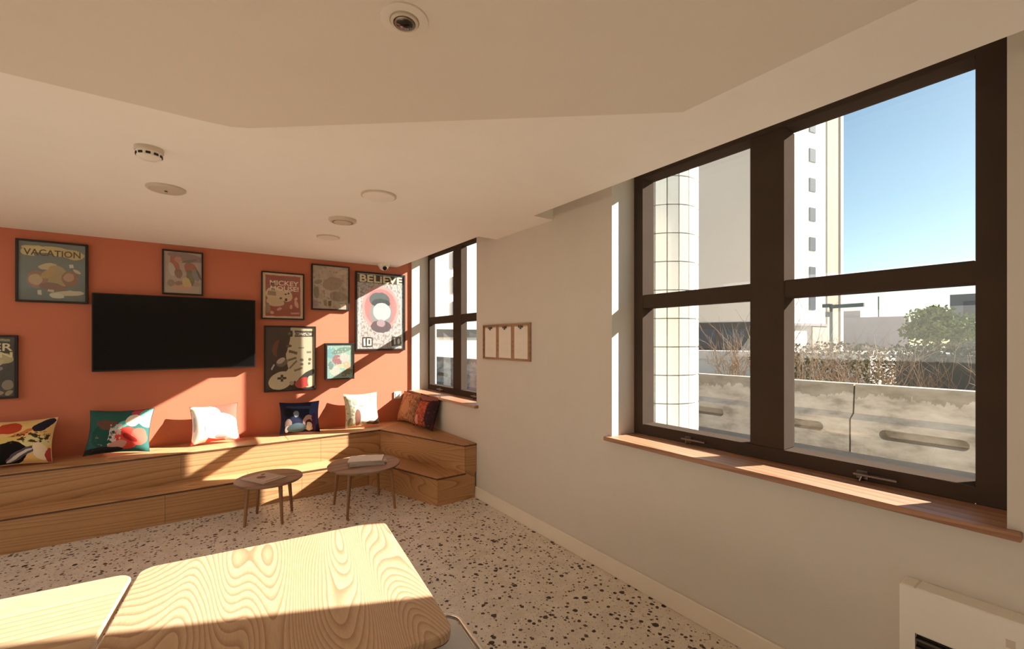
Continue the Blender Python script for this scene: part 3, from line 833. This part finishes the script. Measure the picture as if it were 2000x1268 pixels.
# ================================================================== CUSHIONS
def cushion(label, w, h, t, mat, loc, rz, lean, roll=0.0, back=None):
    o = thing('cushion', label, 'cushion', loc, group='printed cushions along the bench')
    n = 22
    vs_ = []; fs = []; uvs = []
    for side in (0, 1):
        for j in range(n + 1):
            for i in range(n + 1):
                u, v = i / n * 2 - 1, j / n * 2 - 1
                x = u * (1 - 0.09 * (1 - v * v)) ; z = v * (1 - 0.09 * (1 - u * u))
                th = ((1 - abs(u) ** 2.6) * (1 - abs(v) ** 2.6)) ** 0.55
                wr = 0.018 * math.sin(5 * u + 3 * v + w * 40) * (abs(u * v)) ** 1.2
                yy = (th * t / 2 * (1 + 0.25 * (-v)) + (0.002 if th < 1e-6 else 0)) + wr * t
                vs_.append((x * w / 2, (-yy if side == 0 else yy * 0.85), (z + 1) * h / 2))
                uvs.append((i / n, j / n))
    N = (n + 1) * (n + 1)
    for side in (0, 1):
        for j in range(n):
            for i in range(n):
                a = side * N + j * (n + 1) + i
                q = (a, a + 1, a + n + 2, a + n + 1)
                fs.append(q if side == 0 else tuple(reversed(q)))
    b = MB(); b.add(vs_, fs)
    me = bpy.data.meshes.new('cover')
    me.from_pydata(b.v, [], b.f)
    uvl = me.uv_layers.new(name='UVMap')
    for p in me.polygons:
        for li in p.loop_indices:
            uvl.data[li].uv = uvs[me.loops[li].vertex_index]
    me.materials.append(mat)
    if back: me.materials.append(back)
    for p in me.polygons:
        p.use_smooth = True
        if back and min(p.vertices) >= N: p.material_index = 1
    bm = bmesh.new(); bm.from_mesh(me); bmesh.ops.remove_doubles(bm, verts=bm.verts, dist=0.0003); bm.to_mesh(me); bm.free()
    q = obj('cover', me, o)
    # piping seam round the edge
    pts = []
    for s0, s1, fix in ((-1, 1, 'b'), (-1, 1, 'r'), (1, -1, 't'), (1, -1, 'l')):
        for k_ in range(10):
            e = s0 + (s1 - s0) * k_ / 10
            u, v = {'b': (e, -1), 'r': (1, e), 't': (e, 1), 'l': (-1, e)}[fix]
            pts.append((u * (1 - 0.09 * (1 - v * v)) * w / 2, 0, (v * (1 - 0.09 * (1 - u * u)) + 1) * h / 2))
    p = MB(); p.tube(pts, 0.0032, 6, closed=True)
    p.build('piping', back or mat, o, smooth=True)
    rot = (Matrix.Rotation(rz, 4, 'Z') @ Matrix.Rotation(-lean, 4, 'X') @ Matrix.Rotation(roll, 4, 'Y'))
    o.rotation_euler = rot.to_euler()
    return o
M['cb_dark'] = plain('cushion_back_dark', S(38, 40, 46), 0.9)
M['cb_red'] = plain('cushion_back_red', S(176, 70, 58), 0.9)
M['cb_cream'] = plain('cushion_back_cream', S(206, 192, 150), 0.9)
M['cb_brown'] = plain('cushion_back_brown', S(86, 60, 40), 0.9)
f1 = print_mat('fabric_yellow', S(226, 186, 118), [
    ('e', .42, .82, .17, .13, 25, S(186, 70, 42)), ('e', .58, .66, .22, .05, 30, S(206, 120, 70)), ('e', .30, .24, .42, .30, -6, S(24, 20, 18)), ('e', .86, .84, .10, .17, -35, S(42, 38, 46)),
    ('e', .80, .46, .20, .14, -10, S(220, 206, 148)), ('n', .72, .56, .26, .12, 12.0, .52, S(70, 56, 30)), ('e', .64, .20, .26, .075, 38, S(92, 82, 94)), ('e', .60, .16, .22, .03, 38, S(206, 196, 176)),
    ('e', .87, .24, .09, .22, 10, S(236, 214, 180)), ('e', .98, .14, .05, .18, 0, S(176, 70, 56)), ('e', .30, .52, .30, .06, 10, S(216, 190, 110))], 0.10, 5, fabric=True)
f2 = print_mat('fabric_teal', S(46, 92, 84), [
    ('e', .30, .40, .24, .30, 0, S(38, 78, 70)), ('e', .36, .62, .26, .12, -20, S(104, 74, 62)), ('e', .82, .90, .14, .16, 30, S(196, 80, 92)), ('e', .95, .78, .16, .24, 0, S(128, 196, 188)), ('e', .55, .62, .20, .08, 35, S(104, 178, 166)),
    ('e', .64, .30, .22, .26, 10, S(206, 66, 52)), ('e', .84, .32, .14, .20, 0, S(216, 92, 74)), ('e', .70, .30, .15, .06, -40, S(160, 40, 36)),
    ('e', .72, .72, .12, .15, 0, S(236, 218, 196)), ('n', .45, .35, .10, .30, 11.0, .48, S(206, 188, 176)), ('e', .50, .14, .16, .09, 20, S(196, 142, 128)), ('e', .20, .06, .40, .06, 0, S(40, 36, 36)),
    ('n', .20, .20, .2, .2, 9.0, .62, S(120, 120, 116))], 0.06, 6, fabric=True)
f3 = print_mat('fabric_white', S(226, 92, 76), [
    ('e', .30, .72, .34, .30, 0, S(244, 238, 232)), ('e', .56, .40, .50, .36, -12, S(246, 242, 238)), ('e', .18, .36, .22, .42, 0, S(244, 238, 234)), ('e', .82, .28, .22, .32, 0, S(244, 240, 236)),
    ('e', .16, .92, .16, .10, 0, S(236, 226, 190)), ('e', .44, .76, .15, .012, -28, S(120, 112, 116)), ('e', .56, .72, .08, .012, 30, S(130, 122, 124)), ('e', .62, .10, .14, .06, 0, S(186, 170, 168)), ('e', .28, .34, .012, .09, 0, S(150, 142, 146)), ('e', .05, .5, .03, .2, 0, S(196, 186, 190))], 0.04, 5, fabric=True)
f4 = print_mat('fabric_navy', S(30, 34, 56), [
    ('e', .90, .62, .16, .40, 0, S(52, 68, 110)), ('e', .18, .66, .12, .14, 0, S(22, 22, 30)), ('e', .38, .60, .07, .12, 0, S(132, 134, 140)), ('e', .18, .30, .09, .16, 0, S(150, 128, 116)), ('e', .16, .12, .05, .10, 0, S(206, 196, 186)),
    ('e', .72, .28, .16, .26, 0, S(176, 138, 130)), ('e', .72, .22, .10, .18, 0, S(66, 40, 44)), ('e', .72, .16, .075, .15, 0, S(206, 186, 166)), ('e', .40, .14, .24, .14, 0, S(74, 92, 96)), ('e', .55, .82, .42, .05, -4, S(60, 64, 92)), ('e', .86, .30, .06, .3, 0, S(74, 44, 74))], 0.07, 6, fabric=True)
f5 = print_mat('fabric_pale', S(206, 204, 176), [
    ('n', .5, .5, .5, .5, 7.0, .55, S(158, 158, 128)), ('e', .46, .74, .28, .22, 0, S(232, 228, 214)), ('e', .28, .76, .08, .14, 0, S(158, 160, 146)), ('e', .66, .76, .08, .14, 0, S(164, 164, 150)), ('e', .46, .60, .14, .02, 0, S(140, 130, 114)),
    ('e', .64, .34, .32, .26, 0, S(240, 228, 212)), ('e', .34, .24, .09, .26, 0, S(140, 96, 80)), ('e', .88, .52, .10, .30, 0, S(196, 204, 186)), ('e', .12, .10, .08, .16, 0, S(150, 134, 96)), ('e', .80, .05, .2, .05, 0, S(120, 92, 70)), ('e', .46, .50, .05, .05, 0, S(190, 170, 150))], 0.06, 6, fabric=True)
f6 = print_mat('fabric_rust', S(176, 124, 88), [('n', .5, .5, .5, .5, 8.0, .52, S(150, 98, 70)), ('n', .5, .5, .5, .5, 15.0, .60, S(206, 166, 126)), ('e', .5, .5, .2, .3, 20, S(186, 136, 98))], 0.1, 6, fabric=True)
f7 = print_mat('fabric_maroon', S(84, 40, 32), [('e', .42, .40, .26, .42, -15, S(158, 68, 46)), ('n', .42, .40, .35, .40, 9.0, .50, S(186, 96, 66)), ('e', .30, .20, .10, .16, 0, S(206, 150, 130)), ('e', .86, .5, .16, .5, 0, S(58, 34, 40)), ('e', .5, .92, .5, .08, 0, S(146, 88, 70)), ('n', .6, .3, .4, .3, 14.0, .62, S(92, 92, 60))], 0.1, 6, fabric=True)
zb = ZU + 0.012
cushion('yellow, black and cream patterned cushion at the far left', 0.44, 0.365, 0.13, f1, (-1.195, 4.985, zb), R(-3), R(22), 0, M['cb_cream'])
cushion('teal cushion with a red and white print', 0.43, 0.385, 0.13, f2, (-0.588, 4.985, zb + 0.006), R(-4), R(21), R(2), M['cb_dark'])
cushion('white and red cushion with a rounded white animal print', 0.385, 0.365, 0.14, f3, (0.108, 5.000, zb + 0.006), R(-2), R(19), R(-2), M['cb_red'])
cushion('navy blue cushion below the game controller poster', 0.385, 0.335, 0.13, f4, (0.842, 5.010, zb), R(-3), R(17), R(1), M['cb_dark'])
cushion('pale grey-green cushion below the small teal picture', 0.375, 0.380, 0.13, f5, (1.492, 5.015, zb), R(-5), R(16), R(-1), M['cb_cream'])
cushion('rust patterned cushion in the corner under the far window', 0.36, 0.365, 0.12, f6, (1.985, 4.975, zb), R(-78), R(17), 0, M['cb_brown'])
cushion('dark maroon cushion leaning below the far window sill', 0.42, 0.375, 0.13, f7, (1.998, 4.520, zb), R(-84), R(17), 0, M['cb_dark'])

# ================================================================== OUTSIDE
M['asphalt'] = plain('pale_asphalt', S(150, 142, 132), 0.9, mottle=0.12, scale=3)
M['conc'] = None
t = NT('stained_concrete')
v = t.coord()
n1 = t.noise(t.mapping(v, scale=(1, 1.2, 3.0)), 2.2, 5.0, 0.6)
n2 = t.noise(v, 30.0, 4.0)
cc = t.ramp(n1.outputs[0], [(0.34, S(150, 140, 126)), (0.5, S(188, 178, 164)), (0.66, S(206, 197, 184))])
n3 = t.noise(t.mapping(v, scale=(1, 5.0, 1.0)), 1.6, 4.0, 0.65)
sx_ = t.n('ShaderNodeSeparateXYZ'); t.l(v, sx_.inputs[0])
up = t.math('GREATER_THAN', t.math('MULTIPLY_ADD', n3.outputs[0], 0.34, sx_.outputs[2]), 1.03)
cc = t.mix(t.math('MULTIPLY', up, 0.55), cc, S(122, 112, 92))
M['conc'] = t.bsdf(cc, 0.9, bump=n2.outputs[0], bump_str=0.3, bump_dist=0.01)
M['tile'] = plain('white_glazed_tile', S(214, 214, 208), 0.3, mottle=0.03)
M['grout'] = plain('grey_grout', S(120, 118, 110), 0.9)
M['beige'] = plain('beige_render', S(226, 214, 202), 0.9, mottle=0.03, scale=0.4)
M['towerw'] = plain('white_render', S(226, 222, 214), 0.9, mottle=0.03, scale=0.3)
M['towerb'] = plain('buff_and_shade_render', S(196, 176, 156), 0.9, mottle=0.04, scale=0.3)  # entrance colour, also the painted shade of the tower's strip
M['farglass'] = plain('far_glazing', S(88, 94, 100), 0.7, mottle=0.1, scale=0.5, spec=0.1)
M['darkband'] = plain('dark_shopfront', S(72, 70, 66), 0.5, mottle=0.1, scale=0.6)
M['roofgrey'] = plain('grey_cladding', S(150, 144, 146), 0.8, mottle=0.06, scale=0.4)
M['slate'] = plain('slate_cladding', S(104, 110, 116), 0.7, mottle=0.05)
M['pole'] = plain('painted_steel', S(92, 98, 100), 0.5, 0.5)
M['bark'] = plain('pale_bark', S(146, 124, 102), 0.9, mottle=0.15, scale=20)
M['leaf'] = plain('leaf_green', S(104, 116, 70), 0.9, mottle=0.25, scale=3, spec=0.1)
M['leafp'] = plain('leaf_pale', S(112, 108, 78), 0.95, mottle=0.25, scale=5, spec=0.05)
M['ivy'] = plain('ivy_dark', S(74, 82, 62), 0.9, mottle=0.25, scale=5, spec=0.1)
M['fence'] = plain('dark_fence', S(92, 94, 90), 0.8, mottle=0.12, scale=2)
GZ = 0.22
b = MB(); b.box(A + 0.34, 240, -160, 240, GZ - 0.2, GZ)
b.build('ground', M['asphalt'], kind='structure', label='pale paved ground outside the windows')
b = MB(); b.slab([(-160, -160), (A + 0.34, -160), (A + 0.34, YB - 0.2), (XL - 0.2, YB - 0.2), (XL - 0.2, 160), (-160, 160)], -0.4, -0.02)
b.build('ground', M['asphalt'], kind='structure', label='pale paved ground beyond the unseen walls')

# road barrier: precast lengths with long drainage slots
XB = 6.10
def barrier_mesh(L):
    bm = bmesh.new()
    prof = [(0.30, GZ), (0.0, GZ), (-0.0, 0.60), (0.11, 0.66), (0.15, 0.998), (0.30, 0.998)]
    ys = (0.008, L - 0.008)
    n = len(prof)
    va = [bm.verts.new((p[0], ys[0], p[1])) for p in prof]
    vb = [bm.verts.new((p[0], ys[1], p[1])) for p in prof]
    bm.faces.new(va); bm.faces.new(list(reversed(vb)))
    for i in range(n):
        j = (i + 1) % n
        if i == 1:      # slotted lower face: outer loop plus slot loops, filled with triangles
            ed = [bm.edges.new((va[i], vb[i])) if not bm.edges.get((va[i], vb[i])) else bm.edges.get((va[i], vb[i])),
                  bm.edges.get((va[j], vb[j])) or bm.edges.new((va[j], vb[j])), bm.edges.get((va[i], va[j])), bm.edges.get((vb[i], vb[j]))]
            for cy in (L / 2 - 0.615, L / 2 + 0.615):
                lp = []
                for a0, dy in ((90, -0.295), (-90, 0.295)):
                    for k_ in range(9):
                        a = R(a0 + (180 if dy < 0 else 180) * k_ / 8)
                        lp.append((cy + dy + 0.055 * math.cos(a), 0.470 + 0.055 * math.sin(a)))
                o1 = [bm.verts.new((0.0, y_, z_)) for y_, z_ in lp]
                o2 = [bm.verts.new((0.22, y_, z_)) for y_, z_ in lp]
                m_ = len(lp)
                for k_ in range(m_):
                    k2 = (k_ + 1) % m_
                    ed.append(bm.edges.new((o1[k_], o1[k2])))
                    bm.faces.new((o1[k_], o1[k2], o2[k2], o2[k_]))
                bm.faces.new(o2)
            bmesh.ops.triangle_fill(bm, use_beauty=True, edges=ed)
        else:
            bm.faces.new((va[i], va[j], vb[j], vb[i]))
    bmesh.ops.recalc_face_normals(bm, faces=bm.faces)
    me = bpy.data.meshes.new('barrier'); bm.to_mesh(me); bm.free()
    me.materials.append(M['conc'])
    return me
L = 2.46
bme = barrier_mesh(L)
names = {-1: 'stained concrete road barrier length at the right edge of the large window', 0: 'stained concrete road barrier length with a slot seen in the right pane',
         1: 'stained concrete road barrier length behind the window mullion', 2: 'stained concrete road barrier length beyond the tiled column', -2: 'stained concrete road barrier length furthest to the right, outside the view',
         3: 'stained concrete road barrier length hidden behind the cream wall', 4: 'stained concrete road barrier length at the right of the far window view', 5: 'stained concrete road barrier length at the left of the far window view'}
for i in range(-2, 6):
    lab = names[i]
    obj('road_barrier', bme, None, (XB, -0.643 + i * L, 0), None, lab, 'barrier', 'concrete road barriers outside')
# low white parapet on the far side of the road
b = MB(); b.box(15.0, 15.3, 4.0, 13, GZ, 0.80); b.box(14.95, 15.35, 4.0, 13, 0.86, 1.16); b.box(15.05, 15.25, 4.0, 13, 0.80, 0.86)
b.build('parapet', M['towerw'], None, label='low white parapet across the road seen in the left pane', cat='parapet')

# tiled column outside the left pane
o = thing('tiled_column', 'white tiled round column just outside the large window', 'column', (3.44, 2.46, 0))
p = MB(); p.lathe([(0.297, GZ), (0.297, 5.2)], (0, 0, 0), 28); p.build('core', M['grout'], o)
NF = 20
rr = 0.308
hw = rr * math.tan(math.pi / NF)
tb = MB(); tb.box(-0.014, 0.010, -hw + 0.004, hw - 0.004, 0.003, 0.2385, b=0.003)
tme = tb.mesh('tile', M['tile'])
for row in range(15):
    for k_ in range(NF):
        a = 2 * math.pi * k_ / NF
        obj('tile', tme, o, (rr * math.cos(a), rr * math.sin(a), GZ + 0.02 + row * 0.2425), (0, 0, a))
ub = MB()
for row in range(15, 21):
    for k_ in range(NF):
        a = 2 * math.pi * k_ / NF
        ca, sa = math.cos(a), math.sin(a)
        z0 = GZ + 0.02 + row * 0.2425
        q = [(rr - 0.014, -hw + 0.004), (rr + 0.010, -hw + 0.004), (rr + 0.010, hw - 0.004), (rr - 0.014, hw - 0.004)]
        ub.slab([(x * ca - y * sa, x * sa + y * ca) for x, y in q], z0 + 0.003, z0 + 0.2385)
ub.build('upper_tiles', M['tile'], o, kind='stuff')

def building(label, cat, loc, nrm_deg, w, d, h, wall, wins=None, band=None, name='building'):
    """block whose front faces the direction nrm_deg; local -Y is the front"""
    o = thing(name, label, cat, loc, R(nrm_deg + 90))
    p = MB(); p.box(-w / 2, w / 2, 0, d, 0, h); wl = p.build('wall', wall, o)
    if wins:
        x0, nx, dx, z0, nz, dz, ww, wh = wins
        wb = MB(); wb.box(-ww / 2, ww / 2, -0.04, 0.03, -wh / 2, wh / 2); wm = wb.mesh('window', M['farglass'])
        for i in range(nx):
            for j in range(nz):
                obj('window', wm, wl, (x0 + i * dx, 0, z0 + j * dz))
    return o
# beige block with dark ground floor (left pane)
ang = math.degrees(math.atan2(-0.48, -0.88))
bb_ = building('large plain beige building with a dark ground floor', 'building', (18.9, 11.1, 0.2), ang, 6.0, 1.6, 16, M['beige'])
p = MB(); p.box(-3, 3, -0.06, 0.2, 0.9, 2.15); sf = p.build('shopfront', M['darkband'], bb_)
for i in range(5):
    p = MB(); p.box(-2.9 + i * 1.2, -2.0 + i * 1.2, -0.10, -0.05, 1.15, 1.85); p.build('shop_window', M['farglass'], sf)
p = MB(); p.box(-3, 3, -0.5, 0.0, 0.0, 0.9); p.build('plinth', M['towerw'], bb_)
# white tower
ang_t = math.degrees(math.atan2(-0.98, -0.20))
tw = building('tall white tower block with a column of small windows', 'tower', (50.2, 18.4, 0), ang_t, 11.2, 9, 34, M['towerw'],
              (0.6, 1, 1.0, 5.4, 9, 3.02, 0.95, 1.35))
p = MB(); p.box(2.97, 5.17, -0.05, 0.1, 0, 34); p.build('shade_strip', M['towerb'], tw)  # shade of a recessed strip, painted as a darker buff panel
p = MB(); p.box(5.17, 5.63, -0.12, 0.1, 0, 34); p.build('corner_fin', M['towerw'], tw)
p = MB(); p.box(-5.6, 2.9, -0.2, 0.1, 3.05, 3.3); p.build('ledge', M['roofgrey'], tw)
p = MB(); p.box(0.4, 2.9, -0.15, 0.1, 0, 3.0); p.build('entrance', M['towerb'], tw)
# grey office block seen through the far window
ang_o = math.degrees(math.atan2(-0.98, -0.20))
ob = building('pale office block with window columns seen through the far window', 'building', (10.6, 19.5, 0.2), ang_o, 9.0, 6, 18, M['towerw'],
              (-0.05, 3, 1.55, 2.9, 6, 1.25, 0.55, 0.8))
p = MB(); p.box(-4.5, -1.6, -0.9, 0.0, 0, 18); p.build('projecting_bay', M['beige'], ob)
p = MB(); p.box(-4.5, 4.5, -0.06, 0.1, 1.5, 1.9); p.build('dark_band', M['darkband'], ob)
# low distant roofs
lb = building('long low grey building on the horizon', 'building', (78, 23, 0), math.degrees(math.atan2(-.3, -.95)), 12.5, 6, 5.0, M['roofgrey'])
p = MB(); p.box(-2.2, 1.0, 0.5, 3, 5.0, 6.0); p.build('roof_unit', M['roofgrey'], lb)
p = MB(); p.box(3.0, 3.15, 1, 1.15, 5.0, 8.0); p.build('mast', M['pole'], lb)
sb = building('dark slate building at the right edge of the large window', 'building', (59.2, 7.5, 0), math.degrees(math.atan2(-.12, -.99)), 4.2, 4, 6.0, M['slate'],
              (-0.5, 1, 1, 4.1, 1, 1, 1.4, 2.4))
# street gantry
g = thing('road_sign_gantry', 'thin dark gantry post with an arm beyond the bushes', 'gantry', (17.2, 5.64, GZ))
p = MB(); p.tube([(0, 0, 0), (0, 0, 2.53)], [0.06, 0.045], 10); p.build('post', M['pole'], g)
p = MB(); p.box(-0.04, 0.04, -0.92, 0.04, 2.38, 2.50); p.build('arm', M['pole'], g, rot=(0, 0, R(-6)))
p = MB(); p.box(-0.05, 0.05, 0.03, 0.24, 2.42, 2.54); p.build('camera_box', M['pole'], g)
p = MB(); p.box(-0.04, 0.04, 0.05, 0.16, 2.10, 2.27); p.build('signal_box', M['pole'], g)

# vegetation
def twigs(label, x, y, h, seed, n=26, spread=0.36, thick=0.010):
    rnd = random.Random(seed)
    o = thing('bare_shrub', label, 'shrub', (x, y, GZ), group='bare shrubs behind the barrier')
    p = MB()
    def grow(p0, d, ln, r_, lev):
        pts = [Vector(p0)]
        dd = Vector(d)
        for k_ in range(3):
            dd = (dd + Vector((rnd.uniform(-.25, .25), rnd.uniform(-.25, .25), rnd.uniform(-.05, .22)))).normalized()
            pts.append(pts[-1] + dd * ln / 3)
        p.tube(pts, [r_, r_ * .8, r_ * .6, r_ * .35], 4, cap=False)
        if lev > 0:
            for q in range(3):
                base = pts[rnd.choice((1, 2, 3))]
                nd = (dd + Vector((rnd.uniform(-1, 1), rnd.uniform(-1, 1), rnd.uniform(-.2, .6)))).normalized()
                grow(base, nd, ln * rnd.uniform(.45, .7), r_ * .55, lev - 1)
    for i in range(n):
        a = rnd.uniform(0, 6.28); tl = rnd.uniform(0.1, 0.65)
        d = Vector((math.cos(a) * tl, math.sin(a) * tl, 1.0)).normalized()
        grow((rnd.uniform(-spread, spread) * .6, rnd.uniform(-spread, spread), 0), d, h * rnd.uniform(.45, .75), thick, 2)
    p.build('branches', M['bark'], o)
    return o
def leaves(p, c, rx, ry, rz, n, s, rnd, shell=0.35):
    for i in range(n):
        u = Vector((rnd.gauss(0, 1), rnd.gauss(0, 1), rnd.gauss(0, 1))).normalized() * (1 - shell * rnd.random() ** 2)
        q = Vector((c[0] + u.x * rx, c[1] + u.y * ry, c[2] + u.z * rz))
        a = Vector((rnd.uniform(-1, 1), rnd.uniform(-1, 1), rnd.uniform(-1, 1))).normalized() * s * rnd.uniform(.6, 1.3)
        e = Vector((rnd.uniform(-1, 1), rnd.uniform(-1, 1), rnd.uniform(-1, 1))).normalized()
        e = (e - a.normalized() * e.dot(a.normalized())).normalized() * s * .55
        p.add([q - a, q + e, q + a, q - e], [(0, 1, 2, 3)])
shrubs = [(9.2, 4.75, 1.5, 'bare shrub with pale twigs seen in the left pane'), (8.3, 3.35, 1.75, 'tall bare shrub in front of the white tower'), (9.6, 3.0, 1.35, 'dense bare shrub right of the white tower'),
          (8.1, 2.2, 1.25, 'low bare shrub below the gantry'), (8.9, 1.45, 1.0, 'bare shrub beside the dark hedge')]
for i, (x, y, h_, lab) in enumerate(shrubs):
    twigs(lab, x, y, h_, 11 + i)
hd = thing('hedge', 'dark ivy hedge on a fence at the right of the large window', 'hedge', (9.6, 1.25, GZ))
p = MB(); p.box(-0.05, 0.05, -2.4, 0.95, 0, 1.06); p.build('fence_panel', M['fence'], hd)
rnd = random.Random(5)
p = MB()
for i in range(26):
    leaves(p, (rnd.uniform(-.1, .05), -2.3 + i * .125, 1.08 + rnd.uniform(-.03, .06)), .22, .2, .13, 90, .032, rnd)
p.build('foliage', M['ivy'], hd)
p = MB()
for i in range(20):
    leaves(p, (rnd.uniform(-.1, .05), -2.2 + i * .15, 1.17 + rnd.uniform(-.03, .05)), .16, .14, .06, 40, .028, rnd)
p.build('pale_leaves', M['leafp'], hd)
hb = thing('hedge', 'pale dry hedge behind the bare shrubs', 'hedge', (12.5, 4.1, GZ))
p = MB()
for i in range(22):
    leaves(p, (rnd.uniform(-.2, .2), -1.9 + i * .17, .60 + rnd.uniform(-.05, .12)), .4, .35, .62, 170, .05, rnd)
p.build('foliage', M['leafp'], hb)
tr = thing('tree', 'round green tree beside the slate building', 'tree', (37.5, 6.75, GZ))
p = MB()
for i in range(26):
    a = rnd.uniform(0, 6.28); r_ = rnd.uniform(0, 1.5)
    leaves(p, (r_ * math.cos(a), r_ * math.sin(a) * 1.05, 2.0 + rnd.uniform(-.8, 1.25) * (1 - r_ / 2.2)), .75, .75, .6, 150, .14, rnd)
p.build('foliage', M['leaf'], tr)
p = MB(); p.tube([(0, 0, 0), (0.05, 0, 1.0), (0, 0.05, 2.2)], [.18, .14, .06], 8); p.build('trunk', M['bark'], tr)
